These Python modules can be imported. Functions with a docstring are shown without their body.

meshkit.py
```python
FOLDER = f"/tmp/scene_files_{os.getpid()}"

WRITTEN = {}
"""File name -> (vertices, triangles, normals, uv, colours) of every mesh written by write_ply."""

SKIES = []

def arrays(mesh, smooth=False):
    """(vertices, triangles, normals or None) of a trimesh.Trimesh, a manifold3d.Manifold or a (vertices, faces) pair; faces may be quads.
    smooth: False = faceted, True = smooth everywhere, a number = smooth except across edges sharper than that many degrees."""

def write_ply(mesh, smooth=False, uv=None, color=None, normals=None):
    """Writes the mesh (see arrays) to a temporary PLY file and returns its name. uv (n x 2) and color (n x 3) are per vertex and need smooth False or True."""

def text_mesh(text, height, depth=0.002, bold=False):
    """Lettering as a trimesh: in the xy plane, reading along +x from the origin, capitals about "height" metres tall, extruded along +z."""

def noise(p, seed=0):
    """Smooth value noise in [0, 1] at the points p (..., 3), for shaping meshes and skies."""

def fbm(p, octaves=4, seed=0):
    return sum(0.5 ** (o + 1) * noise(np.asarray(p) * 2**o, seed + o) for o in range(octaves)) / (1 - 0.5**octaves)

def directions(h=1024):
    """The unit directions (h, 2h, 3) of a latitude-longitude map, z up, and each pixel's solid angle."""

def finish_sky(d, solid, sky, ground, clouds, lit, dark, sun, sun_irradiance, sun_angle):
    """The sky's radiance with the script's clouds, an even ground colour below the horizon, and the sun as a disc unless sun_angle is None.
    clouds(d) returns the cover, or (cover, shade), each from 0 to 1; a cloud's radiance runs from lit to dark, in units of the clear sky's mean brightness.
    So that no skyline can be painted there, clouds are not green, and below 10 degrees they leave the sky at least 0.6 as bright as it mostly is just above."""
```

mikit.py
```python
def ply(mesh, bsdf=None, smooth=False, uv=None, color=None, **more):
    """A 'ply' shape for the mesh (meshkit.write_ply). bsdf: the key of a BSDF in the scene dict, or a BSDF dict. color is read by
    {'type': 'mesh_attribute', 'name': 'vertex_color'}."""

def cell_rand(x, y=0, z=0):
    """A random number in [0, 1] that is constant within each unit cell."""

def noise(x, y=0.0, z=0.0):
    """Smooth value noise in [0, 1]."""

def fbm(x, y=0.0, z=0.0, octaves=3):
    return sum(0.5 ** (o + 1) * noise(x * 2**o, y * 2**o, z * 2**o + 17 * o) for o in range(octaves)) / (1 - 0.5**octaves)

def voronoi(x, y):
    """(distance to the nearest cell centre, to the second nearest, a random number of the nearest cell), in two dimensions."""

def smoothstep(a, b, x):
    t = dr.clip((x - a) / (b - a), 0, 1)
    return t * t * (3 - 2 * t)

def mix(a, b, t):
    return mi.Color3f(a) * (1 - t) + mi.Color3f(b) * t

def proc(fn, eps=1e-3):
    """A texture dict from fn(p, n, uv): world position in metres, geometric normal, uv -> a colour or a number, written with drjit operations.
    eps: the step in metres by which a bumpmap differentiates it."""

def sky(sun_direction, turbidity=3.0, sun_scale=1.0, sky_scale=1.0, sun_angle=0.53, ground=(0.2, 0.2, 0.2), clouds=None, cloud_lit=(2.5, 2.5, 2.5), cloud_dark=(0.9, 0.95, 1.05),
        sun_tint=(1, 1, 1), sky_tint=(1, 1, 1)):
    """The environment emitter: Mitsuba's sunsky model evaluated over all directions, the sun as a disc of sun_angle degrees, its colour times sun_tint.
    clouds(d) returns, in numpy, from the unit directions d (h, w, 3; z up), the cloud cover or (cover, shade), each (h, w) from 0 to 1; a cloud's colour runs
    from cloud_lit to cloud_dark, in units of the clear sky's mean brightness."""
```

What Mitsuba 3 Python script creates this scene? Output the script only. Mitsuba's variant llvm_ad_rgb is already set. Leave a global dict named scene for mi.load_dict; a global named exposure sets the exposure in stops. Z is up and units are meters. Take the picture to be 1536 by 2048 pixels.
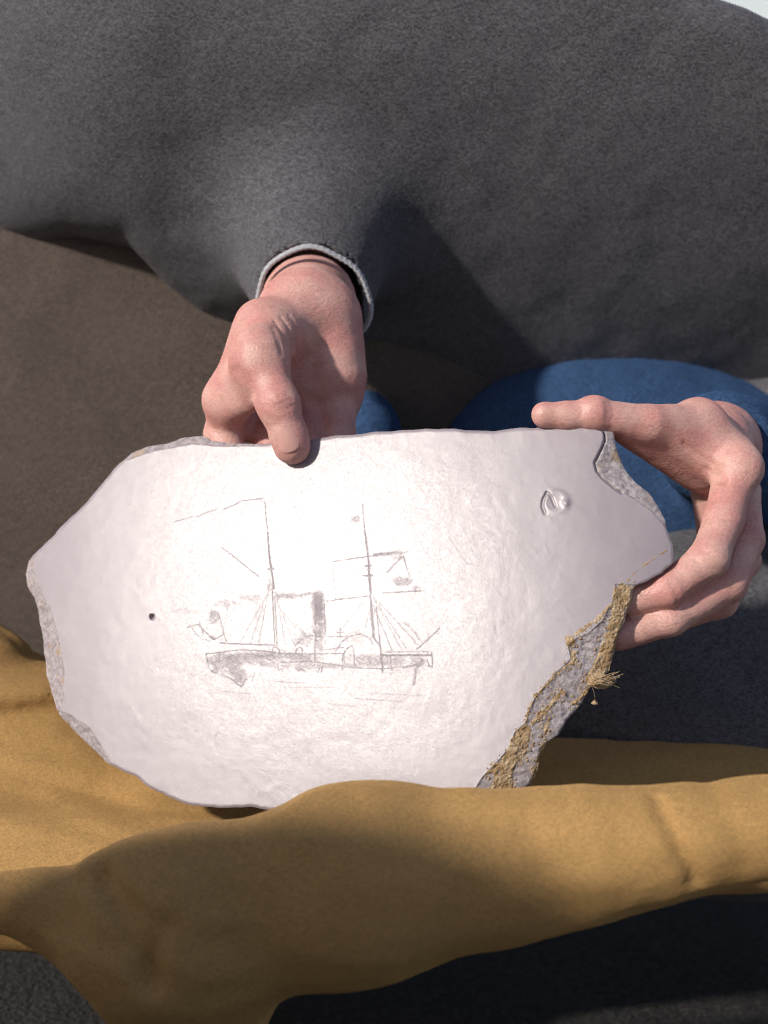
import math, random
import numpy as np, trimesh, mitsuba as mi, mikit, meshkit
import drjit as dr
from scipy.spatial import Delaunay, cKDTree
import shapely
from shapely.geometry import Polygon, LineString, Point
from shapely.ops import unary_union
from mikit import proc, noise, fbm, voronoi, smoothstep, mix

random.seed(7); RNG = np.random.default_rng(7)
# ---------------------------------------------------------------- frame, camera, sky
# The slab leans back towards its holder: its frame (u right, v up the slab, w away) is the world turned by PITCH about x.
PITCH, D, S = math.radians(14), 850.0, 0.26            # mm
ORIGIN = np.array([0.0, 0.0, 0.37])
RIGHT = np.array([1.0, 0, 0]); AWAY = np.array([0, math.cos(PITCH), -math.sin(PITCH)]); UP = np.array([0, math.sin(PITCH), math.cos(PITCH)])
FRAME = np.stack([RIGHT, UP, AWAY], 1)
def world(p): return np.asarray(p, float) @ FRAME.T * 0.001 + ORIGIN
def at(x, y, w=0.0):                                    # a point w millimetres beyond the slab's plane
    k = S * (1 + w / D); return np.array([(x - 768) * k, (1024 - y) * k, w])
exposure = 1.74
SUN = FRAME @ np.array([-0.62, 0.42, -0.66])
scene, labels = {}, {}
scene['camera'] = {'type': 'thinlens', 'fov': math.degrees(2 * math.atan(768 * S / D)), 'fov_axis': 'x', 'aperture_radius': 0.0038, 'focus_distance': (D - 2) / 1000,
    'near_clip': 0.02, 'far_clip': 3000.0,
    'to_world': mi.ScalarTransform4f().look_at(origin=(ORIGIN - AWAY * D / 1000).tolist(), target=ORIGIN.tolist(), up=UP.tolist())}
scene['sky'] = mikit.sky(SUN, turbidity=3, sun_angle=3.2, sun_tint=(0.85, 1.0, 1.31), sky_scale=1.2, sky_tint=(1.32, 1.0, 0.86))

# ---------------------------------------------------------------- helpers
def obj(key, mesh, bsdf, smooth=True, uv=None, **tags):
    if isinstance(mesh, tuple): v, f = mesh
    else: v, f = np.array(mesh.vertices), np.array(mesh.faces)
    scene[key] = mikit.ply((world(v), f), bsdf, smooth=smooth, uv=uv)
    if tags: labels[key] = tags
    return key

def surface_nets(fn, lo, hi, h):
    """The zero surface of fn on a grid of step h, in millimetres."""
    lo, hi = np.asarray(lo, float), np.asarray(hi, float)
    n = np.ceil((hi - lo) / h).astype(int) + 1
    ax = [(lo[i] + h * np.arange(n[i])).astype(np.float32) for i in range(3)]
    F = np.empty(n, np.float32)
    step = max(1, int(400000 / (n[1] * n[2])))
    for a in range(0, n[0], step):
        g = np.stack(np.meshgrid(ax[0][a:a + step], ax[1], ax[2], indexing='ij'), -1)
        F[a:a + step] = fn(g.reshape(-1, 3)).reshape(g.shape[:3])
    F[0] = F[-1] = 1e-3 + np.abs(F[0]); F[-1] = np.abs(F[-1]) + 1e-3
    F[:, 0] = np.abs(F[:, 0]) + 1e-3; F[:, -1] = np.abs(F[:, -1]) + 1e-3
    F[:, :, 0] = np.abs(F[:, :, 0]) + 1e-3; F[:, :, -1] = np.abs(F[:, :, -1]) + 1e-3
    m = n - 1
    acc, cnt = np.zeros((*m, 3), np.float32), np.zeros(m, np.float32)
    cor = lambda o: F[o[0]:o[0] + m[0], o[1]:o[1] + m[1], o[2]:o[2] + m[2]]
    for d in range(3):
        e = [k for k in range(3) if k != d]
        for i in (0, 1):
            for j in (0, 1):
                o = [0, 0, 0]; o[e[0]] = i; o[e[1]] = j; q = list(o); q[d] = 1
                A, B = cor(o), cor(q); cross = (A < 0) != (B < 0)
                t = np.where(cross, A / np.where(A == B, 1, A - B), 0)
                for k in range(3): acc[..., k] += np.where(cross, t if k == d else o[k], 0)
                cnt += cross
    cells = np.argwhere(cnt > 0); ids = np.full(m, -1); ids[tuple(cells.T)] = np.arange(len(cells))
    V = lo + h * (cells + acc[tuple(cells.T)] / cnt[tuple(cells.T)][:, None])
    faces = []
    for d in range(3):
        e = [(d + 1) % 3, (d + 2) % 3]
        sl0 = [slice(1, -1)] * 3; sl0[d] = slice(0, -1); sl1 = list(sl0); sl1[d] = slice(1, None)
        A, B = F[tuple(sl0)] < 0, F[tuple(sl1)] < 0
        idx = np.argwhere(A != B); flip = A[tuple(idx.T)]
        off = np.ones(3, int); off[d] = 0; idx = idx + off
        def c(a, b):
            x = idx.copy(); x[:, e[0]] -= a; x[:, e[1]] -= b; return ids[tuple(x.T)]
        q = np.stack([c(1, 1), c(0, 1), c(0, 0), c(1, 0)], 1)
        q = np.where(flip[:, None], q, q[:, ::-1]); faces.append(q)
    q = np.vstack(faces); q = q[(q >= 0).all(1)]
    return V, np.vstack([q[:, [0, 1, 2]], q[:, [0, 2, 3]]])

def cone(P, a, b, ra, rb):
    a, b = np.asarray(a, np.float32), np.asarray(b, np.float32)
    ab = b - a; t = np.clip((P - a) @ ab / max(float(ab @ ab), 1e-6), 0, 1)
    return np.linalg.norm(P - a - t[:, None] * ab, axis=1) - (ra + t * (rb - ra))
def ellipsoid(P, c, r):
    q = (P - np.asarray(c, np.float32)) / np.asarray(r, np.float32)
    k0 = np.linalg.norm(q, axis=1); k1 = np.linalg.norm(q / np.asarray(r, np.float32), axis=1)
    return k0 * (k0 - 1) / np.maximum(k1, 1e-6)
def smin(a, b, k):
    hh = np.clip(0.5 + 0.5 * (b - a) / k, 0, 1); return b + (a - b) * hh - k * hh * (1 - hh)
def path_dist(P, pts):
    d = np.full(len(P), 1e9, np.float32)
    for a, b in zip(pts[:-1], pts[1:]): d = np.minimum(d, cone(P, a, b, 0, 0))
    return d
def chain(P, joints, k=4.0, d=None):
    """Bones between joints (point, radius), blended with d."""
    for (a, ra), (b, rb) in zip(joints[:-1], joints[1:]):
        c = cone(P, a, b, ra, rb); d = c if d is None else smin(d, c, k)
    return d
def bounds(joints, pad):
    a = np.array([j[0] for j in joints]); return a.min(0) - pad, a.max(0) + pad
def vnoise(P, scale, seed=0, octaves=3): return meshkit.fbm(np.asarray(P, float) / scale, octaves, seed) - 0.5

# ---------------------------------------------------------------- materials
def mm(p):                                              # world metres -> millimetres
    return p.x * 1000.0, p.y * 1000.0, p.z * 1000.0
def speckle(p, cell=0.9):
    x, y, z = mm(p); return noise(x / cell, y / cell, z / cell)

def cloth_fn(base, lint, amount=0.35, size=1.3, rare=0.78):
    def fn(p, n, uv):
        x, y, z = mm(p)
        a = noise(x / size, y / size, z / size) * 0.6 + noise(x / (size * 0.45), y / (size * 0.45), z / (size * 0.45)) * 0.4
        b = fbm(x / 60.0, y / 60.0, z / 60.0)
        c = mi.Color3f(base) * (1.0 + amount * 2.0 * (a - 0.5) + 0.3 * (b - 0.5))
        return mix(c, lint, smoothstep(rare, 0.95, a) * 0.7)
    return fn
def weave_bump(size):
    def fn(p, n, uv):
        x, y, z = mm(p); return fbm(x / size, y / size, z / size, octaves=2)
    return fn
def cloth(name, base, lint, amount=0.35, size=1.3, rough=0.85, sheen=0.4, bump=0.0006, rare=0.78):
    scene[name] = {'type': 'twosided', 'bsdf': {'type': 'bumpmap', 'arbitrary': proc(weave_bump(size), 3e-4), 'scale': bump,
        'bsdf': {'type': 'principled', 'base_color': proc(cloth_fn(base, lint, amount, size, rare)), 'roughness': rough, 'specular': 0.2, 'sheen': sheen, 'sheen_tint': 0.3}}}
cloth('charcoal_cloth', (0.088, 0.085, 0.094), (0.27, 0.26, 0.27), 1.0, 1.1, sheen=1.0, bump=0.0003)
cloth('brown_cloth', (0.080, 0.062, 0.052), (0.19, 0.16, 0.14), 0.75, 1.1, sheen=0.4, bump=0.0003)
cloth('blue_fleece', (0.026, 0.058, 0.130), (0.08, 0.16, 0.33), 0.8, 1.2, sheen=0.3)
cloth('khaki_canvas', (0.38, 0.222, 0.083), (0.48, 0.32, 0.15), 0.36, 0.8, sheen=0.15, bump=0.0003, rare=0.85)
cloth('cuff_knit', (0.36, 0.36, 0.38), (0.5, 0.5, 0.5), 0.3, 0.9, bump=0.0005)
cloth('dark_earth', (0.025, 0.023, 0.022), (0.10, 0.065, 0.06), 0.6, 2.5, sheen=0.0, bump=0.002)

def skin_fn(p, n, uv):
    x, y, z = mm(p)
    m = fbm(x / 14.0, y / 14.0, z / 14.0)
    g = noise(x / 0.8, y / 0.8, z / 0.8) * 0.6 + noise(x / 0.4, y / 0.4, z / 0.4) * 0.4
    blot = smoothstep(0.62, 0.78, fbm(x / 6.0 + 9, y / 6.0, z / 6.0))
    c = mix((0.53, 0.246, 0.216), (0.58, 0.33, 0.28), smoothstep(0.3, 0.7, m))
    c = mix(c, (0.40, 0.17, 0.13), blot * 0.35)
    return c * (1 + 0.5 * (g - 0.5))
def skin_bump(p, n, uv):
    x, y, z = mm(p); return fbm(x / 1.1, y / 1.1, z / 1.1) + 0.5 * voronoi(x / 1.3 + z / 2.0, y / 1.3 + z / 1.7)[0]
scene['skin'] = {'type': 'twosided', 'bsdf': {'type': 'bumpmap', 'arbitrary': proc(skin_bump, 2e-4), 'scale': 0.00026,
    'bsdf': {'type': 'principled', 'base_color': proc(skin_fn), 'roughness': 0.5, 'specular': 0.5, 'sheen': 0.1}}}
scene['nail'] = {'type': 'twosided', 'bsdf': {'type': 'principled', 'base_color': {'type': 'rgb', 'value': [0.56, 0.31, 0.27]}, 'roughness': 0.35, 'specular': 0.5}}

# ---- the drawing on the slab: pencil strokes (x, y, x, y, ..., width, strength) in its own grid of 0.1016 mm
STROKES = [
 ([515,110,535,270], 4, .55), ([535,270,548,400], 7, .75), ([548,400,575,560], 9, .85), ([566,560,586,860], 6, .6), ([580,600,598,860], 5, .55), ([540,462,572,461], 6, .7),
 ([1035,120,1050,280], 5, .6), ([1050,280,1068,420], 8, .7), ([1068,420,1080,620], 10, .8), ([1080,620,1095,790], 11, .6), ([1092,790,1128,840,1140,970], 7, .6), ([1108,640,1142,960], 5, .5),
 ([1052,441,1082,437], 7, .8), ([1042,490,1088,485], 8, .8), ([890,418,1070,390,1275,365], 5, .6), ([1100,384,1240,368], 14, .55), ([1245,390,1276,490], 5, .55), ([1235,395,1190,440,1165,470], 9, .35),
 ([850,620,1070,590], 5, .5), ([1140,575,1350,560], 6, .5), ([20,215,100,192,150,187,200,165,250,150], 4, .5), ([290,148,345,128,390,105,510,90], 4.5, .6), ([290,352,400,432,490,500], 5, .5),
 ([600,600,690,598,790,580], 14, .25), ([700,592,785,578], 8, .3), ([808,596,812,700], 40, .5), ([810,700,818,850], 36, .26), ([784,588,832,598], 8, .5), ([795,690,795,920], 6, .55), ([842,640,850,840], 5, .5),
 ([112,772,170,755,220,800,262,832,310,800,325,840], 6, .5), ([280,700,325,845], 5, .4), ([175,745,200,800], 6, .4), ([120,760,190,830,240,840], 4, .3),
 ([285,848,580,850], 6, .65), ([215,905,420,876,500,880,640,892,770,888,940,880], 4, .6), ([620,935,770,926,860,932,1000,950,1150,950,1230,938], 4, .5), ([1140,884,1385,876], 8, .75), ([1150,868,1385,858], 3, .35),
 ([830,866,940,852], 4, .5), ([850,800,960,795], 4, .4), ([935,962,938,890,955,860,985,838,996,870,1000,945], 6, .5), ([900,872,935,820,975,792,1030,780,1075,798,1090,830], 4, .45), ([945,880,945,955], 4, .35),
 ([925,755,925,800], 4, .5), ([908,776,944,774], 4, .5), ([545,902,580,900,585,915,565,925,548,918,545,902], 4, .6), ([572,880,576,862,592,856,608,866,612,884], 4.5, .55), ([697,884,700,864,715,857,730,868,728,886], 4.5, .55),
 ([600,955,606,975,622,965,628,978], 5, .6), ([698,960,710,974,722,962,738,972], 6, .65), ([798,960,808,980,820,958,836,950,826,980], 6, .6), ([735,925,770,905], 6, .4),
 ([1310,850,1366,800,1424,746], 6, .65), ([1385,860,1388,934,1372,930,1362,900], 5, .65), ([1340,900,1305,950,1295,1020], 12, .45), ([1240,940,1310,925], 10, .4), ([1180,880,1184,955], 6, .5),
 ([1250,720,1290,750,1332,812], 10, .25), ([1150,650,1240,740,1310,830], 5, .25), ([580,640,660,720,740,800], 6, .2), ([700,745,740,790], 10, .3), ([690,850,740,805,780,795], 8, .3), ([1100,650,1085,800], 5, .3),
 ([215,905,232,965,245,990,300,1008,345,1022,380,1045,412,1066,430,1030], 6, .55), ([480,1000,470,1030], 4, .3), ([460,880,470,920], 4, .3),
 ([330,920,560,900,760,905], 22, .24), ([520,950,900,945,1230,920], 20, .22), ([1000,900,1240,905], 20, .14), ([555,520,500,840], 4, .28), ([555,540,455,845], 4, .25), ([590,620,690,845], 4, .25), ([585,570,640,845], 4, .22), ([1088,620,1040,790], 4, .25), ([1095,640,1190,865], 4, .28), ([1095,600,1260,850], 4, .25), ([1090,590,1330,840], 4, .25), ([880,425,900,610], 4, .15), ([330,650,300,830], 4, .2), ([560,560,480,700,400,840], 4, .2), ([1090,600,1240,860], 3, .2), ([1060,600,900,800], 3, .15),
 ([2040,627,2068,666], 4, .5), ([2137,678,2163,704], 6, .55), ([1690,704,1700,763], 4, .35), ([295,1300,276,1318], 8, .4), ([1800,900,1835,985,1820,1040], 4, .2), ([1480,300,1560,420,1600,430], 3, .2), ([1950,330,2010,420], 3, .3), ([560,1030,760,1035], 4, .2), ([1000,1100,1240,1106], 4, .22), ([300,1090,470,1100], 4, .18), ([640,1060,900,1050], 4, .15), ([1100,1070,1330,1075], 4, .18), ([860,1130,1010,1140], 4, .15)]
SMUDGES = [(808,640,34,60,.42), (815,740,34,90,.3), (320,950,90,52,.62), (400,1010,40,45,.5), (450,920,110,35,.36), (255,715,30,36,.4), (250,822,20,10,.5), (1240,515,52,20,.42), (1310,552,24,14,.35), (1000,200,26,18,.4),
 (1215,385,34,20,.4), (450,612,70,16,.28), (330,645,70,18,.2), (640,600,80,24,.22), (740,815,50,36,.25), (1310,905,40,30,.3), (700,965,90,14,.18), (500,700,26,110,.12), (1000,800,60,40,.12), (640,905,190,32,.26), (1100,905,150,28,.22), (100,690,80,16,.12), (550,540,14,40,.3)]
def slab_mm(X, Y): return (320 + X / 2.56 - 768) * S, (1024 - 960 - Y / 2.56) * S
def pencil(u, v):
    """Graphite laid down at slab millimetres u, v, from 0 to 1."""
    wob = 0.35 * (noise(u / 2.2, v / 2.2, 3.0) - 0.5)
    grain = smoothstep(0.25, 0.75, noise(u / 0.33, v / 0.33, 1.0))
    blank = smoothstep(0.2, 0.42, fbm(u / 5.0, v / 5.0, 7.0))
    d = mi.Float(0)
    for pts, wd, st in STROKES:
        q = [slab_mm(pts[i], pts[i + 1]) for i in range(0, len(pts), 2)]; r = max(wd * S / 2.56 / 2, 0.27); st = min(1.0, st * 1.3)
        near = mi.Float(1e3)
        for (ax, ay), (bx, by) in zip(q[:-1], q[1:]):
            dx, dy = bx - ax, by - ay; L = dx * dx + dy * dy
            t = dr.clip(((u - ax) * dx + (v - ay) * dy) / L, 0, 1)
            near = dr.minimum(near, dr.square(u - ax - t * dx + wob) + dr.square(v - ay - t * dy + wob))
        d = dr.maximum(d, st * (1 - smoothstep(r * 0.4, r * 1.9, dr.sqrt(near))))
    soft = mi.Float(0)
    for X, Y, rx, ry, st in SMUDGES:
        a, b = slab_mm(X, Y); e = dr.square((u - a) / (rx * S / 2.56)) + dr.square((v - b) / (ry * S / 2.56))
        soft = dr.maximum(soft, st * (1 - smoothstep(0.4, 1.5, e + 1.6 * (fbm(u / 2.0, v / 2.0) - 0.5))))
    return dr.clip((d * (0.35 + 0.65 * grain) + soft * (0.3 + 0.7 * grain)) * (0.4 + 0.6 * blank), 0, 1)
def face_fn(p, n, uv):
    u, v = uv.x, uv.y
    g = noise(u / 0.5, v / 0.5) * 0.5 + noise(u / 0.25, v / 0.25, 4) * 0.5
    c = mix((0.218, 0.175, 0.194), (0.270, 0.227, 0.242), fbm(u / 22.0, v / 22.0, 2))
    fleck = smoothstep(0.80, 0.9, noise(u / 0.8, v / 0.8, 5)) * smoothstep(0.45, 0.7, fbm(u / 18.0, v / 18.0, 8))
    c = c * (1 + 0.12 * (g - 0.5))
    c = mix(c, (0.30, 0.26, 0.25), fleck * 0.45)
    return mix(c, (0.20, 0.17, 0.19), pencil(u, v) * 0.54)
def face_rough(p, n, uv):                                # polished bone-like surface, graphite duller
    u, v = uv.x, uv.y
    return 0.485 + 0.10 * (noise(u / 0.6, v / 0.6, 6) - 0.5) + 0.5 * pencil(u, v)
def face_bump(p, n, uv):
    u, v = uv.x, uv.y; a = u * 0.8 - v * 0.6; b = u * 0.6 + v * 0.8
    return fbm(a / 1.6, b / 0.7, octaves=3) + 0.35 * noise(u / 0.45, v / 0.45)
scene['slab_face'] = {'type': 'twosided', 'bsdf': {'type': 'bumpmap', 'arbitrary': proc(face_bump, 2e-4), 'scale': 0.00003,
    'bsdf': {'type': 'principled', 'base_color': proc(face_fn), 'roughness': proc(face_rough), 'eta': 2.25}}}
def broken_fn(p, n, uv):
    x, y, z = mm(p)
    a = fbm(x / 2.0, y / 2.0, z / 2.0); g = noise(x / 0.6, y / 0.6, z / 0.6)
    c = mix((0.27, 0.232, 0.245), (0.42, 0.375, 0.385), smoothstep(0.3, 0.7, a))
    c = mix(c, (0.12, 0.09, 0.08), smoothstep(0.64, 0.80, g * 0.6 + 0.4 * a) * 0.75)
    return mix(c, (0.40, 0.27, 0.13), smoothstep(0.6, 0.75, fbm(x / 7.0, y / 7.0, z / 7.0 + 5)) * 0.5)
def rough_bump(p, n, uv):
    x, y, z = mm(p); return fbm(x / 1.2, y / 1.2, z / 1.2)
scene['broken_edge'] = {'type': 'twosided', 'bsdf': {'type': 'bumpmap', 'arbitrary': proc(rough_bump, 2e-4), 'scale': 0.0006,
    'bsdf': {'type': 'principled', 'base_color': proc(broken_fn), 'roughness': 0.85, 'specular': 0.2}}}
def sand_fn(p, n, uv):
    x, y, z = mm(p); g = noise(x / 0.45, y / 0.45, z / 0.45); a = fbm(x / 4, y / 4, z / 4)
    c = mix((0.31, 0.205, 0.110), (0.46, 0.345, 0.22), smoothstep(0.3, 0.7, a))
    return c * (0.7 + 0.6 * g)
scene['sand'] = {'type': 'twosided', 'bsdf': {'type': 'bumpmap', 'arbitrary': proc(rough_bump, 2e-4), 'scale': 0.0007,
    'bsdf': {'type': 'principled', 'base_color': proc(sand_fn), 'roughness': 0.95, 'specular': 0.1}}}

# ---------------------------------------------------------------- ground
scene['ground'] = mikit.ply((np.array([[-1500, -1500, 0], [1500, -1500, 0], [1500, 1500, 0], [-1500, 1500, 0.0]]), np.array([[0, 1, 2], [0, 2, 3]])), 'dark_earth')
labels['ground'] = {'kind': 'structure', 'label': 'dark bare ground under the seated person'}

def boulder(P):
    d = ellipsoid(P, (-480, -190, -590), (330, 345, 140))
    return near(P, d, 40, lambda Q: folds(Q, 30, 110, 51) + folds(Q, 6, 25, 52))
# ---------------------------------------------------------------- the slab
def slab_depth(u, v):
    u, v = u + 40.0, v + 40.0; return 6.0 - 0.36 * u + 0.275 * v + u * u / 2600.0 + u ** 4 * 1.3e-8 + v * v / 1800.0
def on_slab(x, y, off=0.0):
    u, v = (x - 768) * S, (1024 - y) * S
    w = slab_depth(u, v) + off; return at(x, y, w)
def plane(pts): return np.array([on_slab(x, y)[:2] for x, y in pts])
OUT = [(38,1150),(45,1125),(75,1095),(105,1065),(135,1035),(160,1012),(190,980),(215,950),(235,925),(255,908),(290,892),(330,885),(365,875),(400,871),(425,880),(470,886),(520,887),(560,884),(620,880),(665,872),(700,870),(740,865),(790,862),(850,858),(905,857),(950,861),(990,862),(1040,855),(1085,856),(1110,848),(1140,845),(1180,844),(1210,848),(1228,862),(1233,885),(1240,910),(1258,945),(1275,965),(1300,985),(1320,1015),(1333,1040),(1338,1065),(1345,1090),(1347,1115),(1342,1130),(1320,1148),(1295,1163),(1270,1174),(1267,1195),(1262,1215),(1250,1245),(1240,1275),(1230,1310),(1222,1345),(1200,1372),(1180,1385),(1165,1415),(1145,1440),(1125,1475),(1100,1490),(1085,1510),(1078,1545),(1065,1575),(1050,1592),(1000,1612),(900,1627),(760,1632),(640,1627),(540,1620),(500,1614),(440,1617),(380,1612),(340,1597),(300,1578),(270,1555),(235,1538),(205,1523),(175,1495),(150,1475),(130,1450),(105,1420),(92,1380),(80,1355),(75,1310),(70,1260),(62,1215),(55,1195),(42,1175)]
Z_LEFT = [(20,1110),(58,1118),(66,1165),(96,1217),(108,1256),(116,1288),(126,1346),(124,1404),(120,1424),(60,1440),(0,1300)]
Z_LOW = [(100,1425),(122,1424),(140,1432),(178,1456),(202,1492),(222,1522),(205,1545),(90,1470)]
Z_TOP = [(225,930),(247,922),(306,902),(384,889),(430,893),(520,893),(520,860),(380,850),(240,890)]
Z_RIGHT = [(1130,852),(1180,855),(1204,864),(1210,876),(1206,892),(1190,925),(1193,940),(1205,955),(1225,972),(1243,984),(1270,1000),(1300,1022),(1318,1040),(1334,1062),(1360,1060),(1340,960),(1260,860),(1180,830)]
Z_SAND = [(1232,1168),(1226,1200),(1205,1240),(1180,1265),(1155,1275),(1136,1292),(1142,1318),(1125,1335),(1098,1362),(1068,1402),(1060,1420),(1050,1448),(1030,1465),(1020,1495),(1000,1520),(965,1555),(940,1592),(930,1640),(1090,1640),(1300,1400),(1290,1168)]
def rough_ring(poly, step, amp, seed):
    L = poly.exterior.length; n = int(L / step)
    pts = np.array([poly.exterior.interpolate(i * L / n).coords[0] for i in range(n)])
    p3 = np.c_[pts, np.zeros(n)]
    dx = vnoise(p3, 9.0, seed, 5) * amp * 2.2; dy = vnoise(p3 + 50, 9.0, seed + 9, 5) * amp * 2.2
    return pts + np.c_[dx, dy]
ring = rough_ring(Polygon(plane(OUT)), 0.55, 0.9, 3)
OUTLINE = Polygon(ring).buffer(0); zones = [(Polygon(plane(z)).buffer(0), sl, st) for z, sl, st in ((Z_LEFT, 0.75, 0.1), (Z_LOW, 0.5, 0.05), (Z_TOP, 0.9, 0.1), (Z_RIGHT, 0.45, 0.9), (Z_SAND, 0.42, 0.5))]
zones = [(Polygon(rough_ring(z, 0.8, 0.5, 20 + i)).buffer(0), sl, st) for i, (z, sl, st) in enumerate(zones)]
FACE = OUTLINE.difference(unary_union([z for z, _, _ in zones]))
FACE = max(getattr(FACE, 'geoms', [FACE]), key=lambda q: q.area)
umin, vmin, umax, vmax = OUTLINE.bounds
gx, gy = np.meshgrid(np.arange(umin, umax, 0.62), np.arange(vmin, vmax, 0.62)); gx = gx + 0.31 * (np.arange(gx.shape[0]) % 2)[:, None]
gp = np.c_[gx.ravel(), gy.ravel()]
shapely.prepare(OUTLINE)
gp = gp[shapely.contains_xy(OUTLINE, gp[:, 0], gp[:, 1])]
gp = gp[cKDTree(ring).query(gp)[0] > 0.42]
crease = np.vstack([np.array(q.interpolate(np.arange(0, q.length, 0.5).tolist()) if False else [q.interpolate(t).coords[0] for t in np.arange(0, q.length, 0.5)]) for q in [FACE.exterior]])
crease = crease[cKDTree(ring).query(crease)[0] > 0.5]
gp = np.vstack([gp[cKDTree(crease).query(gp)[0] > 0.35], crease])
nb = len(ring); pts = np.vstack([ring, gp])
tri = Delaunay(pts).simplices
cen = pts[tri].mean(1); tri = tri[shapely.contains_xy(OUTLINE, cen[:, 0], cen[:, 1])]
a, b, c = pts[tri[:, 0]], pts[tri[:, 1]], pts[tri[:, 2]]
neg = (b - a)[:, 0] * (c - a)[:, 1] - (b - a)[:, 1] * (c - a)[:, 0] > 0      # facing the camera: -w
tri[~neg] = tri[~neg][:, ::-1]
P3 = np.c_[pts, np.zeros(len(pts))]
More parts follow.
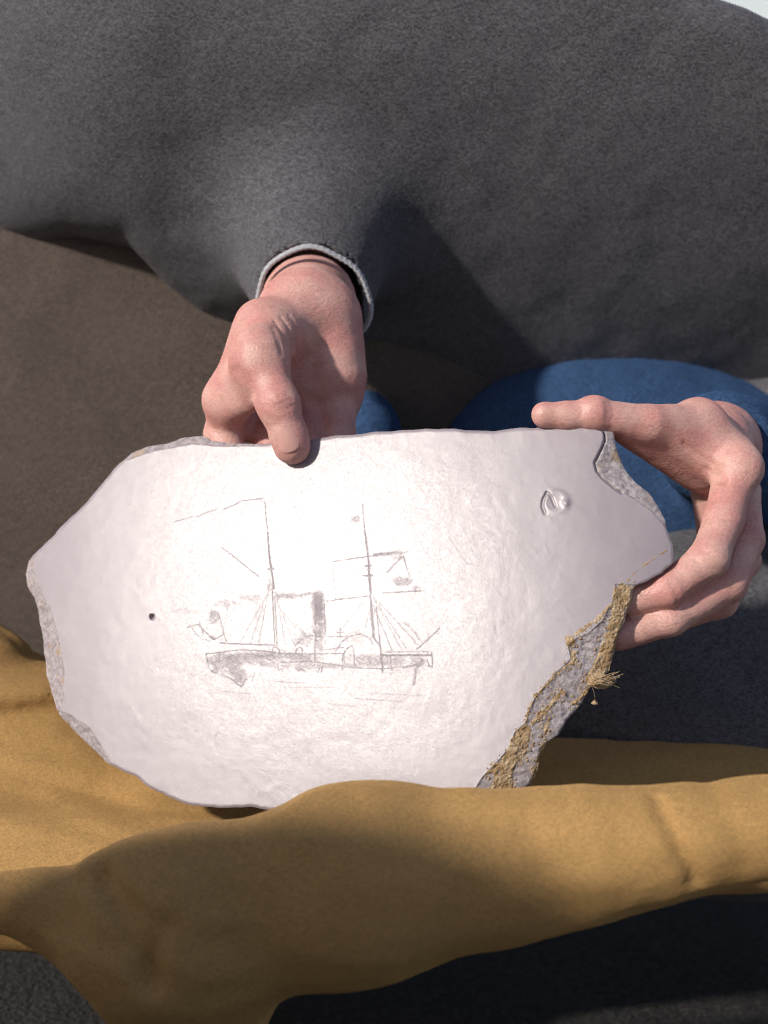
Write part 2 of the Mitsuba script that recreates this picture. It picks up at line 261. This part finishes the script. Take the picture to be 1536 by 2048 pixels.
def relief(q):
    """Depth added behind the slab's curved face: rounded rims, broken zones, pits and bumps."""
    P = np.c_[q, np.zeros(len(q))]
    edge = cKDTree(ring).query(q)[0]
    w = 0.9 * np.clip(1 - edge / 1.6, 0, 1) ** 2
    w += 0.5 * vnoise(P, 26, 5, 4) + 0.12 * vnoise(P, 4.0, 6, 3)
    df = shapely.distance(FACE, shapely.points(q))
    for i, (z, sl, st) in enumerate(zones):
        inside = (shapely.contains_xy(z, q[:, 0], q[:, 1])) & (df > 1e-6)
        extra = st * np.clip(df / 0.5, 0, 1) + sl * df + (1.6 * vnoise(P, 5.0, 30 + i, 4) + 0.8 * vnoise(P, 1.6, 40 + i, 2)) * np.clip(df / 1.2, 0, 1)
        w += np.where(inside, extra, 0)
    hole = plane([(303, 1234)])[0]; r = np.linalg.norm(q - hole, axis=1); w += 3.2 * np.clip(1 - (r / 1.45) ** 4, 0, 1)
    c0 = plane([(1112, 1004)])[0]; e = np.hypot((q[:, 0] - c0[0]) / 7.4, (q[:, 1] - c0[1]) / 6.6)
    w -= 0.35 * np.exp(-((e - 0.75) / 0.25) ** 2)
    arc = path_dist(P.astype(np.float32), [np.r_[x, 0] for x in plane([(1094, 985), (1087, 998), (1085, 1012), (1090, 1026)])]); w += 1.5 * np.exp(-(arc / 0.55) ** 2)
    arc = path_dist(P.astype(np.float32), [np.r_[x, 0] for x in plane([(1098, 987), (1104, 996), (1110, 1011)])]); w += 1.3 * np.exp(-(arc / 0.5) ** 2)
    k = plane([(1131, 1006)])[0]; w -= 1.3 * np.exp(-(np.linalg.norm(q - k, axis=1) / 1.7) ** 2)
    arc = path_dist(P.astype(np.float32), [np.r_[x, 0] for x in plane([(1209, 866), (1211, 880), (1204, 897), (1190, 925), (1194, 942), (1206, 956), (1228, 974), (1244, 985)])]); w += 2.6 * np.exp(-(arc / 0.5) ** 2)
    return w
REL = relief(pts)
front = np.c_[pts, slab_depth(pts[:, 0], pts[:, 1]) + REL]
isface = shapely.distance(FACE, shapely.points(pts)) < 1e-6
ff = isface[tri].all(1)
def sub(V, F, uv=None):
    used = np.unique(F); m = np.full(len(V), -1); m[used] = np.arange(len(used)); return (V[used], m[F]), (uv[used] if uv is not None else None)
(mesh, uvs) = sub(front, tri[ff], pts)
labels['slab_fragment'] = {'label': 'pale broken slab with a faint pencil drawing of a two-masted paddle steamer', 'category': 'slab'}
obj('slab_fragment__drawn_face', mesh, 'slab_face', uv=uvs, label='smooth whitish face with the pencil ship on it')
# rim and back
THICK = 13.0
rows, cent = [], ring.mean(0)
tang = np.roll(ring, -1, 0) - np.roll(ring, 1, 0); nrm = np.c_[-tang[:, 1], tang[:, 0]]; nrm /= np.linalg.norm(nrm, axis=1, keepdims=True)
if Polygon(ring + nrm * 0.1).area > Polygon(ring).area: nrm = -nrm           # inward
for i, t in enumerate(np.linspace(0, 1, 12)[1:]):
    q3 = np.c_[ring, np.full(nb, t * THICK)]
    inn = 1.6 * t * t + 2.0 * vnoise(q3, 4.5, 60, 4) * min(1, 3 * t)
    q = ring + nrm * inn[:, None]
    rows.append(np.c_[q, front[:nb, 2] * (1 - t) + t * (slab_depth(ring[:, 0], ring[:, 1]) + THICK)])
rimV = np.vstack([front[:nb]] + rows); k = np.arange(nb); k2 = (k + 1) % nb; rf = []
for i in range(len(rows)):
    A, B = i * nb + k, i * nb + k2; rf += [np.stack([A, B, B + nb], 1), np.stack([A, B + nb, A + nb], 1)]
rf = np.vstack(rf)
v0 = rimV[rf[0]]; 
if np.cross(v0[1] - v0[0], v0[2] - v0[0])[:2] @ nrm[0] > 0: rf = rf[:, ::-1]
back = rows[-1]; bt = Delaunay(back[:, :2]).simplices
cc = back[bt][:, :, :2].mean(1); bt = bt[shapely.contains_xy(Polygon(back[:, :2]).buffer(0), cc[:, 0], cc[:, 1])]
(bm, _) = sub(front, tri[~ff])
bv = np.vstack([bm[0], rimV]); bfaces = np.vstack([bm[1], rf + len(bm[0]), bt + len(bm[0]) + len(rows) * nb])
obj('slab_fragment__broken_edge', (bv, bfaces), 'broken_edge', smooth=50, label='rough broken rim showing the thickness')

# sand caked on the lower right break
z5 = lambda X, Y: (840 + X / 3.072, 1100 + Y / 3.072)
def ribbon(l, wpx): return LineString(plane([z5(*q) for q in l])).buffer(wpx * S / 2)
crust = [Polygon(plane([(1228,1166),(1245,1164),(1264,1174),(1266,1200),(1252,1245),(1234,1310),(1224,1345),(1198,1374),(1180,1376),(1172,1362),(1190,1330),(1205,1288),(1212,1262),(1224,1232),(1222,1200)])),
 Polygon(plane([z5(*q) for q in [(640,1070),(690,1090),(680,1180),(690,1230),(640,1290),(600,1340),(580,1400),(590,1450),(570,1560),(430,1560),(450,1380),(380,1400),(440,1325),(520,1260),(560,1170),(600,1100)]])),
 ribbon([(940,690),(860,745),(790,815),(695,920),(680,970),(650,1070)], 7), Point(*plane([z5(925,560)])[0]).buffer(3.2), ribbon([(940,640),(950,690)], 16), ribbon([(960,515),(1030,470),(1080,440),(1150,360),(1210,310)], 11),
 ribbon([(880,880),(800,970),(740,1030),(700,1070)], 12), ribbon([(1040,860),(1000,920),(950,960)], 9), ribbon([(700,1440),(740,1290),(770,1210)], 9), ribbon([(1510,0),(1420,60),(1330,130),(1275,185)], 6), ribbon([(800,1060),(780,1140)], 9)]
crust = unary_union([q.buffer(0) for q in crust]).intersection(OUTLINE.buffer(0.3))
parts = []
for q in sorted(getattr(crust, 'geoms', [crust]), key=lambda q: -q.area):
    q = Polygon(rough_ring(q, 0.5, 0.55, 70)).buffer(0)
    parts += list(getattr(q, 'geoms', [q]))
for i, q in enumerate([q for q in parts if q.area > 2]):
    L = q.exterior.length; rg = np.array([q.exterior.interpolate(t).coords[0] for t in np.arange(0, L, 0.45)])
    a0, b0, a1, b1 = q.bounds; X, Y = np.meshgrid(np.arange(a0, a1, 0.4), np.arange(b0, b1, 0.4)); gq = np.c_[X.ravel(), Y.ravel()] + RNG.uniform(-.08, .08, (X.size, 2))
    gq = gq[shapely.contains_xy(q, gq[:, 0], gq[:, 1])]; gq = gq[cKDTree(rg).query(gq)[0] > 0.25] if len(gq) else gq
    al = np.vstack([rg, gq]); T = Delaunay(al).simplices; m = al[T].mean(1); T = T[shapely.contains_xy(q, m[:, 0], m[:, 1])]
    dd = cKDTree(rg).query(al)[0]; A3 = np.c_[al, np.zeros(len(al))]
    hgt = -0.25 + np.clip(dd / 1.2, 0, 1) ** 0.7 * (0.65 + 1.2 * vnoise(A3, 4, 81, 3) + 1.3 * vnoise(A3, 0.9, 82, 2))
    V = np.c_[al, slab_depth(al[:, 0], al[:, 1]) + relief(al) - hgt]
    obj('slab_fragment__sand_crust' + (f'_{i:03d}' if i else ''), (V, T), 'sand', smooth=True)

# loose grains along the sandy break
gs = trimesh.creation.icosphere(1, 1.0); gv0, gf0 = np.array(gs.vertices), np.array(gs.faces); GV, GF = [], []
zone = crust.buffer(2.2).intersection(zones[4][0].buffer(1.5)).intersection(OUTLINE); x0, y0, x1, y1 = zone.bounds
gc = np.c_[RNG.uniform(x0, x1, 6000), RNG.uniform(y0, y1, 6000)]; gc = gc[shapely.contains_xy(zone, gc[:, 0], gc[:, 1])][:1100]
gd = slab_depth(gc[:, 0], gc[:, 1]) + relief(gc)
for i, (p2, w0) in enumerate(zip(gc, gd)):
    r = 0.16 + 0.5 * RNG.random() ** 3; GV.append(gv0 * r * RNG.uniform(0.7, 1.3, 3) + np.r_[p2, w0 - 0.3 * r]); GF.append(gf0 + i * len(gv0))
obj('slab_fragment__loose_grit', (np.vstack(GV), np.vstack(GF)), 'sand', smooth=False, label='loose sand grains clinging to the broken edge', kind='stuff')
# root fibres hanging from the sandy break, one carrying a crumb
def tubes(lines, sides=6):
    V, F, k0 = [], [], 0
    for pts, r in lines:
        p = np.asarray(pts, float); t = np.gradient(p, axis=0); t /= np.linalg.norm(t, axis=1, keepdims=True)
        a = np.cross(t, [0.1, 0.2, 1.0]); a /= np.linalg.norm(a, axis=1, keepdims=True); b = np.cross(t, a); n = len(p)
        rr = np.broadcast_to(r, (n,))[:, None, None]; g = np.arange(sides) * 2 * np.pi / sides
        V.append((p[:, None] + rr * (np.cos(g)[None, :, None] * a[:, None] + np.sin(g)[None, :, None] * b[:, None])).reshape(-1, 3))
        i, j = np.meshgrid(np.arange(n - 1), np.arange(sides), indexing='ij')
        q = np.stack([i * sides + j, i * sides + (j + 1) % sides, (i + 1) * sides + (j + 1) % sides, (i + 1) * sides + j], -1).reshape(-1, 4) + k0
        F += [q[:, [0, 1, 2]], q[:, [0, 2, 3]]]; k0 += n * sides
    return np.vstack(V), np.vstack(F)
lines = []
for i in range(70):
    y0 = RNG.uniform(-9, 12); a = on_slab(1190 + RNG.uniform(-8, 8), 1360 + y0, 6 + RNG.uniform(-3, 5)); ln = 3 + 11 * RNG.random() ** 3; up = 0.03 * y0 + RNG.uniform(-0.4, 0.4)
    t = np.linspace(0, 1, 9); c = RNG.uniform(-2.5, 2.5, 2)
    lines.append((a + np.stack([t * ln, up * t * ln + c[0] * t * (1 - t) + 0.5 * np.sin(6 * t + i), c[1] * t * (1 - t)], 1), 0.30 * (1 - 0.8 * t) + 0.04))
e0, e1 = on_slab(1183, 1372, 7), on_slab(1189, 1406, 7); t = np.linspace(0, 1, 9)[:, None]
lines.append((e0 + (e1 - e0) * t + np.array([0.8, 0, 0]) * np.sin(3.1 * t), 0.06))
tv, tf = tubes(lines)
lump = trimesh.creation.icosphere(4, 1.0); lv = np.array(lump.vertices); lv = lv * np.array([6.0, 3.4, 3.0]) * (1 + 0.9 * vnoise(lv * 10, 6, 78, 4))[:, None]
tf = np.vstack([tf, np.array(lump.faces) + len(tv)]); tv = np.vstack([tv, lv + on_slab(1200, 1362, 8)])
obj('slab_fragment__root_tuft', (tv, tf), 'sand', label='pale tuft of root fibres sticking out of the sandy edge')
crumb = trimesh.creation.icosphere(3, 1.0); cv = np.array(crumb.vertices); cv = cv * np.array([1.5, 1.0, 1.0]) * (1 + 1.3 * vnoise(cv * 10, 9, 77, 3))[:, None]
obj('slab_fragment__sand_crumb', (cv + e1, np.array(crumb.faces)), 'sand')

# ---------------------------------------------------------------- the person's hands (one body mesh)
def near(P, d, lim, fn):
    k = np.abs(d) < lim; d = d.copy(); d[k] += fn(P[k]); return d
def groove(P, d, pts, wd, dep, wmax, lim=4):
    """A furrow along a path over the near side of a surface."""
    q = np.array(pts) * np.array([1, 1, 0], np.float32)
    def cut(Q): return np.where(Q[:, 2] < wmax, dep * np.exp(-(path_dist((Q * np.array([1, 1, 0], np.float32)), q) / wd) ** 2), 0)
    return near(P, d, lim, cut)
def noise_skin(P): return 0.5 * vnoise(P, 6.0, 91, 3) + 0.5 * vnoise(P, 15.0, 92, 2)
R_off = slab_depth((560 - 768) * S, (1024 - 880) * S)          # the slab's depth at the near thumb
o = R_off
def right_hand(P):
    wrist = at(614, 622, o + 60)
    d = chain(P, [(at(622, 588, o + 150), 25), (at(618, 606, o + 94), 27), (wrist, 25.5)], 6)
    d = smin(d, cone(P, at(655, 640, o + 60), at(672, 750, o + 58), 20, 18), 10)          # heel of the hand
    for x, y, w, r in ((464, 800, 36, 10.8), (540, 806, 56, 12), (614, 806, 64, 12), (674, 798, 62, 12.5)):   # metacarpals
        d = smin(d, cone(P, wrist, at(x, y, o + w), 17, r), 9)
    d = smin(d, cone(P, at(580, 745, o + 60), at(660, 790, o + 62), 16, 15), 8)            # hollow of the palm filled
    # fingers, going down behind the slab
    for js in ([(464, 800, 36, 11), (446, 868, 38, 10.2), (480, 985, 23, 9), (500, 1060, 12, 7.5)], [(540, 806, 56, 12), (545, 880, 44, 10), (552, 1020, 22, 9), (560, 1090, 10, 7.5)],
               [(614, 806, 64, 12), (622, 872, 45, 9.8), (622, 1010, 22, 8.6), (620, 1075, 12, 7.4)], [(674, 798, 62, 12.5), (676, 866, 44, 9.4), (674, 960, 27, 8), (668, 1010, 18, 7)]):
        f = chain(P, [(at(x, y, o + w), r) for x, y, w, r in js], 4); d = smin(d, f, 4.5)
    d = smin(d, cone(P, at(462, 848, o + 46), at(560, 860, o + 54), 9, 10), 5)            # flesh between the finger roots
    # thumb across the front
    th = chain(P, [(at(588, 632, o + 56), 21), (at(538, 676, o + 27), 16.5), (at(520, 722, o + 1), 14.0), (at(556, 808, o - 11), 10.6), (at(583, 888, o - 10.5), 9.4)], 6)
    th = smin(th, cone(P, at(578, 872, o - 10), at(585, 895, o - 8.0), 9.8, 8.6), 4)
    th = smin(th, ellipsoid(P, at(517, 716, o), (13, 17, 13)), 10)
    d = smin(d, th, 9)
    # the fold of skin between thumb and forefinger
    d = smin(d, cone(P, at(520, 790, o + 6), at(462, 815, o + 22), 7, 8), 9)
    d = smin(d, cone(P, at(505, 745, o + 10), at(450, 800, o + 28), 11, 11), 9)
    d = smin(d, cone(P, at(520, 650, o + 30), at(455, 800, o + 30), 14, 11), 9)             # first metacarpal gap, lit back of the hand
    d = near(P, d, 3, noise_skin)
    for path, wd, dep in (([(560, 632, 8), (582, 662, 3), (590, 700, 3)], 0.8, 0.8), ([(548, 642, 5), (568, 670, 0), (578, 712, 0)], 0.8, 0.8), ([(575, 626, 8), (596, 655, 5), (600, 690, 4)], 0.8, 0.6), ([(548, 660, 5), (560, 690, -4), (566, 712, -2)], 1.2, 0.6),
                          ([(530, 800, -12), (556, 812, -21), (584, 800, -14)], 0.9, 0.5), ([(534, 812, -12), (560, 822, -21), (588, 812, -14)], 0.9, 0.45), ([(528, 790, -12), (552, 798, -21), (578, 790, -14)], 0.9, 0.35),
                          ([(480, 745, 5), (500, 770, 2), (508, 790, 2)], 3.0, 1.2)):
        d = groove(P, d, [at(x, y, o + w) for x, y, w in path], wd, dep, o + 32)
    return d
o2 = slab_depth((1300 - 768) * S, (1024 - 1050) * S) + 6.0
def left_hand(P):
    d = chain(P, [(at(1480, 890, 200 + o2), 26), (at(1432, 892, 110 + o2), 24), (at(1425, 892, 76 + o2), 22)], 8)
    # back of the hand towards the knuckles
    K = [(1472, 935, 36, 11.5), (1478, 985, 52, 11.5), (1462, 1040, 66, 11), (1432, 1085, 78, 10)]
    for x, y, w, r in K: d = smin(d, cone(P, at(1425, 880, 74 + o2), at(x, y, w + o2), 15, r), 9)
    # thumb with its ball, lying along the top edge from behind
    th = chain(P, [(at(1415, 880, 66 + o2), 15), (at(1398, 856, 44 + o2), 13.5), (at(1300, 848, 24 + o2), 9.6), (at(1190, 829, 16 + o2), 8.4), (at(1135, 832, 15 + o2), 7.0), (at(1089, 830, 14 + o2), 6.9)], 4)
    th = smin(th, ellipsoid(P, at(1186, 824, 15 + o2), (8.5, 8.2, 8.2)), 4)
    d = smin(d, th, 7)
    d = smin(d, cone(P, at(1330, 860, 32 + o2), at(1440, 935, 40 + o2), 8.5, 10), 10)                # web
    d = smin(d, cone(P, at(1395, 850, 46 + o2), at(1462, 915, 42 + o2), 12.5, 11.5), 10)
    d = smin(d, cone(P, at(1255, 862, 30 + o2), at(1395, 935, 56 + o2), 8, 13), 8)          # ball of the thumb, underneath
    # fingers
    hs = lambda x, y, off: at(x, y, slab_depth((x - 768) * S, (1024 - y) * S) + off)
    ix = chain(P, [(at(1472, 935, 36 + o2), 11.5), (at(1447, 1040, 16 + o2), 9.8), (hs(1418, 1118, 6), 9.8), (hs(1335, 1180, 10), 8.6), (hs(1262, 1200, 16), 7.6)], 4)
    md = chain(P, [(at(1478, 985, 52 + o2), 11.5), (at(1490, 1080, 33 + o2), 9.8), (hs(1455, 1168, 20), 9.6), (hs(1340, 1238, 20), 8.4), (hs(1238, 1272, 23), 7.8)], 4)
    rg = chain(P, [(at(1462, 1040, 66 + o2), 11), (at(1485, 1120, 56 + o2), 9.4), (hs(1440, 1200, 40), 9), (hs(1330, 1240, 38), 8), (hs(1250, 1245, 38), 7.4)], 4)
    lt = chain(P, [(at(1432, 1085, 78 + o2), 10), (at(1440, 1150, 70 + o2), 8.4), (at(1390, 1195, 62 + o2), 8), (at(1330, 1205, 56 + o2), 7)], 4)
    d = smin(d, ix, 4.0); d = smin(d, md, 2.0); d = smin(d, rg, 2.0); d = smin(d, lt, 2.0)
    d = smin(d, ellipsoid(P, at(1482, 938, 30 + o2), (12, 12, 11)), 6)                           # knuckle
    d = near(P, d, 3, noise_skin)
    for path, wd, dep in (([(1212, 808, 8), (1216, 822, 7), (1212, 838, 8)], 1.3, 0.7), ([(1222, 806, 8), (1227, 822, 8), (1222, 840, 9)], 1.2, 0.6), ([(1165, 815, 8), (1162, 832, 8)], 1.2, 0.4),
                          ([(1420, 935, 26), (1436, 950, 25), (1446, 968, 24)], 2.4, 1.0), ([(1370, 885, 20), (1405, 912, 24), (1432, 930, 26)], 1.1, 0.9), ([(1390, 1098, 4), (1412, 1106, 2), (1440, 1112, 4)], 1.1, 0.5), ([(1384, 1120, 3), (1408, 1130, 2), (1430, 1140, 4)], 1.0, 0.45),
                          ([(1330, 1160, 6), (1338, 1180, 4), (1344, 1200, 6)], 1.0, 0.4)):
        d = groove(P, d, [at(x, y, w + o2) for x, y, w in path], wd, dep, o2 + 45)
    return d
meshes = []
meshes.append(surface_nets(right_hand, (-120, -45, o - 24), (30, 190, o + 150), 1.0))
meshes.append(surface_nets(left_hand, (68, -90, o2 - 30), (275, 110, o2 + 205), 1.1))
def body_core(P):                                        # arms, trunk and thighs under the clothes
    d = ellipsoid(P, at(800, 420, 420), (190, 260, 100))
    d = smin(d, cone(P, at(620, 345, 250), at(622, 585, o + 150), 42, 24), 10)
    d = smin(d, cone(P, at(1600, 400, 430), at(1560, 900, 430), 42, 36), 20); d = smin(d, cone(P, at(1560, 900, 430), at(1480, 890, o2 + 200), 36, 25), 12)
    return smin(d, cone(P, at(760, -250, 380), at(760, -100, 400), 60, 60), 30)
meshes.append(surface_nets(body_core, (-330, -180, 60), (460, 560, 540), 9.0))
V, F, nv = [], [], 0
for v, f in meshes: V.append(v); F.append(f + nv); nv += len(v)
labels['person'] = {'label': 'seated person in dark jacket and khaki trousers holding the slab with both hands', 'category': 'person'}
obj('person__body', (np.vstack(V), np.vstack(F)), 'skin')

# thumbnail on the near thumb
def nail_mesh():
    n = 26; a, b = np.meshgrid(np.linspace(-1, 1, n), np.linspace(-1, 1, n), indexing='ij')
    r = np.maximum(np.abs(a), np.abs(b)); l = np.hypot(a, b); kk = np.where(l > 0, r / np.maximum(l, 1e-9), 1); kk = kk ** 0.75
    a, b = a * kk, b * kk
    c0, c1 = at(574, 862, o - 11), at(584, 893, o - 10.4); ax = (c1 - c0) / np.linalg.norm(c1 - c0)
    out = np.array([-0.15, 0.12, -1.0]); out -= ax * (out @ ax); out /= np.linalg.norm(out); sd = np.cross(ax, out)
    base = (c0 + c1) / 2; ang = a * 0.62; R = 10.15
    Pn = base + (sd * (np.sin(ang) * R)[..., None]) + out * ((np.cos(ang) * R - 0.15 + 0.35 * (1 - r ** 2) - 0.5 * np.maximum(b, 0) ** 2)[..., None]) + ax * (b * 6.8)[..., None]
    i = np.arange(n - 1); I, J = np.meshgrid(i, i, indexing='ij'); q = np.stack([I * n + J, (I + 1) * n + J, (I + 1) * n + J + 1, I * n + J + 1], -1).reshape(-1, 4)
    return Pn.reshape(-1, 3), np.vstack([q[:, [0, 1, 2]], q[:, [0, 2, 3]]])
obj('person__thumbnail', nail_mesh(), 'nail')

# ---------------------------------------------------------------- clothes
def folds(P, amp, scale, seed): return amp * vnoise(P * np.array([1.0, 1.0, 0.7]), scale, seed, 3)
def smax(a, b, k): return -smin(-a, -b, k)
def poly_dist(p, poly):                                  # signed distance to a closed outline
    poly = np.asarray(poly, np.float32); d = np.full(len(p), 1e12, np.float32); ins = np.zeros(len(p), bool)
    for a, b in zip(poly, np.roll(poly, -1, 0)):
        e = b - a; w = p - a; t = np.clip(w @ e / (e @ e), 0, 1); q = w - t[:, None] * e; d = np.minimum(d, (q * q).sum(1))
        c = (a[1] > p[:, 1]) != (b[1] > p[:, 1]); ins ^= c & (p[:, 0] < e[0] * (p[:, 1] - a[1]) / (e[1] if abs(e[1]) > 1e-9 else 1e-9) + a[0])
    return np.where(ins, -1, 1) * np.sqrt(d)
JACKET_OUT = np.array([((x - 768) * S, (1024 - y) * S) for x, y in [(-250, -350), (-250, 420), (-60, 440), (120, 440), (230, 460), (305, 540), (375, 610), (480, 668), (600, 700), (760, 700), (860, 720), (940, 800), (1040, 880), (1200, 945), (1536, 960), (1900, 960), (1900, 195), (1640, 122), (1500, 78), (1350, 30), (1200, -350)]])
def jacket(P):
    d = cone(P, at(625, 602, o + 106), at(620, 450, 228), 35.5, 58)                          # near sleeve, towards the elbow
    # the trunk's front: a body of that outline, bulging forward over the lap
    p = P[:, :2] / (1 + P[:, 2:3] / D * 0.0 + 0.24)
    front = 118 + np.square(P[:, 1] - 385) / 420.0 + np.square(np.minimum(P[:, 0] + 140, 0)) / 220.0
    edge = poly_dist(p, JACKET_OUT) * 1.24
    slab_ = np.maximum(front - P[:, 2], P[:, 2] - 440) * 0.72
    t = smax(slab_, edge, 30)
    d = smin(d, t, 45)
    d = smax(d, -cone(P, at(625, 608, o + 30), at(622, 590, o + 150), 32, 30), 2)          # the open sleeve
    return near(P, d, 16, lambda Q: folds(Q, 6, 80, 11) + folds(Q, 2.0, 20, 12))
obj('person__jacket', surface_nets(jacket, (-420, -20, 90), (420, 460, 460), 4.0), 'charcoal_cloth', label='dark charcoal jacket with a wide sleeve')
def coat_tail(P):
    d = smin(ellipsoid(P, at(1480, 1420, 260), (190, 128, 120)), ellipsoid(P, at(1760, 1100, 300), (95, 150, 100)), 30)
    d = smin(d, ellipsoid(P, at(1400, 800, 400), (230, 170, 80)), 30)
    return near(P, d, 16, lambda Q: folds(Q, 9, 60, 61) + folds(Q, 2, 18, 62))
obj('person__jacket_hem', surface_nets(coat_tail, (-40, -330, 80), (540, 280, 500), 5.0), 'charcoal_cloth', label='lower front of the charcoal jacket lying on the lap')
def pullover(P):
    d = ellipsoid(P, at(1235, 1015, 330), (150, 112, 90))
    d = smin(d, cone(P, at(1520, 960, 400), at(1442, 900, o2 + 128), 50, 36), 15)
    d = np.minimum(d, ellipsoid(P, at(735, 900, 285), (26, 42, 40)))
    return near(P, d, 16, lambda Q: folds(Q, 7, 45, 15) + folds(Q, 2, 14, 16))
obj('person__pullover', surface_nets(pullover, (-60, -170, 90), (480, 240, 490), 3.6), 'blue_fleece', label='blue fleece pullover showing behind the hands')
def waistcoat(P):
    d = ellipsoid(P, at(330, 700, 385), (310, 360, 110))
    return near(P, d, 18, lambda Q: folds(Q, 10, 80, 21))
obj('person__waistcoat', surface_nets(waistcoat, (-660, -280, 280), (340, 720, 560), 6.0), 'brown_cloth', label='dark brown waistcoat in shade behind the slab')
def cuff_mesh():
    n, m = 420, 14; t = np.linspace(0, 2 * np.pi, n, endpoint=False); p = np.linspace(0, 2 * np.pi, m, endpoint=False)
    c = at(625, 608, o + 76); ax = np.array([0.02, -0.35, -1.0]); ax /= np.linalg.norm(ax); e1 = np.array([1.0, 0, 0]); e1 -= ax * (e1 @ ax); e1 /= np.linalg.norm(e1); e2 = np.cross(ax, e1)
    Rr = 33.5 + 0.9 * np.sin(3 * t + 1) + 0.5 * np.sin(7 * t) + 0.13 * np.sin(58 * t)
    ctr = c + e1 * (Rr * np.cos(t))[:, None] + e2 * (Rr * 0.98 * np.sin(t))[:, None]; rad = (ctr - c) / np.linalg.norm(ctr - c, axis=1, keepdims=True)
    V = ctr[:, None] + 1.5 * np.cos(p)[None, :, None] * rad[:, None] + 4.0 * np.sin(p)[None, :, None] * ax
    i, j = np.meshgrid(np.arange(n), np.arange(m), indexing='ij'); q = np.stack([i * m + j, (i + 1) % n * m + j, (i + 1) % n * m + (j + 1) % m, i * m + (j + 1) % m], -1).reshape(-1, 4)
    return V.reshape(-1, 3), np.vstack([q[:, [0, 1, 2]], q[:, [0, 2, 3]]])
obj('person__cuff', cuff_mesh(), 'cuff_knit', label='light grey knitted cuff round the wrist')

cloth('grey_rock', (0.16, 0.155, 0.15), (0.3, 0.3, 0.28), 0.3, 3.0, sheen=0.0, bump=0.003)
labels['boulder'] = {'label': 'weathered grey boulder on the ground in front of the seated person', 'category': 'boulder'}
obj('boulder', surface_nets(boulder, (-860, -580, -770), (-110, 190, -410), 9.0), 'grey_rock')
def trousers(P):
    d = cone(P, at(-200, 1490, 165), at(500, 1735, 150), 92, 74)                            # far thigh, lit at the left
    d = smin(d, cone(P, at(-150, 1740, 60), at(420, 1780, 40), 40, 38), 40)
    d = smin(d, cone(P, at(420, 1740, 110), at(1150, 1680, 140), 60, 50), 30)
    d = smin(d, cone(P, at(1080, 1640, 150), at(1800, 1636, 150), 48, 42), 20)
    n = cone(P, at(20, 1800, -90), at(350, 1855, -105), 16, 38)                             # near leg laid across
    n = smin(n, cone(P, at(350, 1855, -105), at(720, 1765, -115), 38, 41), 25)
    n = smin(n, cone(P, at(720, 1765, -115), at(1700, 1640, -125), 41, 20), 20)
    n = smin(n, cone(P, at(360, 1900, -100), at(420, 2180, -90), 38, 22), 30)
    d = smin(d, n, 14)
    for pts, wd, dep in (([(-60, 1350, 95), (80, 1345, 92), (190, 1385, 95)], 11, 7), ([(-60, 1445, 80), (100, 1430, 78), (220, 1490, 82)], 10, 7), ([(-60, 1395, 84), (120, 1395, 84)], 8, -6),
                         ([(-80, 1590, 30), (60, 1630, 30), (200, 1688, 10), (330, 1740, -10)], 5, 2.5), ([(-40, 1670, 20), (60, 1690, 20), (180, 1730, 0), (330, 1775, -20)], 5, 2.5), ([(-60, 1560, 30), (120, 1610, 30), (300, 1665, 20), (430, 1700, 0)], 5, 2.2), ([(-60, 1705, 10), (40, 1730, 10), (150, 1775, -10)], 6, 2.5),
                         ([(690, 1640, -155), (640, 1720, -155), (540, 1800, -150)], 9, 1.6), ([(950, 1640, -155), (920, 1720, -155), (860, 1800, -155)], 10, -1.2), ([(1060, 1660, -155), (1090, 1740, -155), (1130, 1840, -150)], 8, 1.8), ([(1180, 1600, -155), (1200, 1680, -155), (1215, 1780, -150)], 7, -0.8), ([(1440, 1580, -155), (1470, 1650, -155), (1500, 1730, -150)], 6, 1.2), ([(560, 1640, -150), (760, 1668, -155), (980, 1650, -155)], 7, 1.2), ([(1330, 1625, -155), (1352, 1670, -158), (1395, 1760, -150)], 3.5, 3.2), ([(205, 1780, -140), (265, 1850, -146), (310, 1950, -140)], 7, 7), ([(330, 1860, -146), (300, 1930, -140)], 5, 4)):
        d = groove(P, d, [at(*q) for q in pts], wd, dep, pts[0][2] + 110, 25)
    return near(P, d, 16, lambda Q: folds(Q, 6, 70, 31) + 5.0 * vnoise(Q @ np.array([[0.30, 0.12, 0], [-0.5, 0.9, 0], [0, 0, 0.8]]), 22, 32, 2) + 1.6 * vnoise(Q @ np.array([[0.35, -0.2, 0], [0.4, 0.9, 0], [0, 0, 0.7]]), 8, 33, 2))
obj('person__trousers', surface_nets(trousers, (-300, -380, -190), (320, -40, 270), 2.7), 'khaki_canvas', label='khaki canvas trousers over crossed legs')
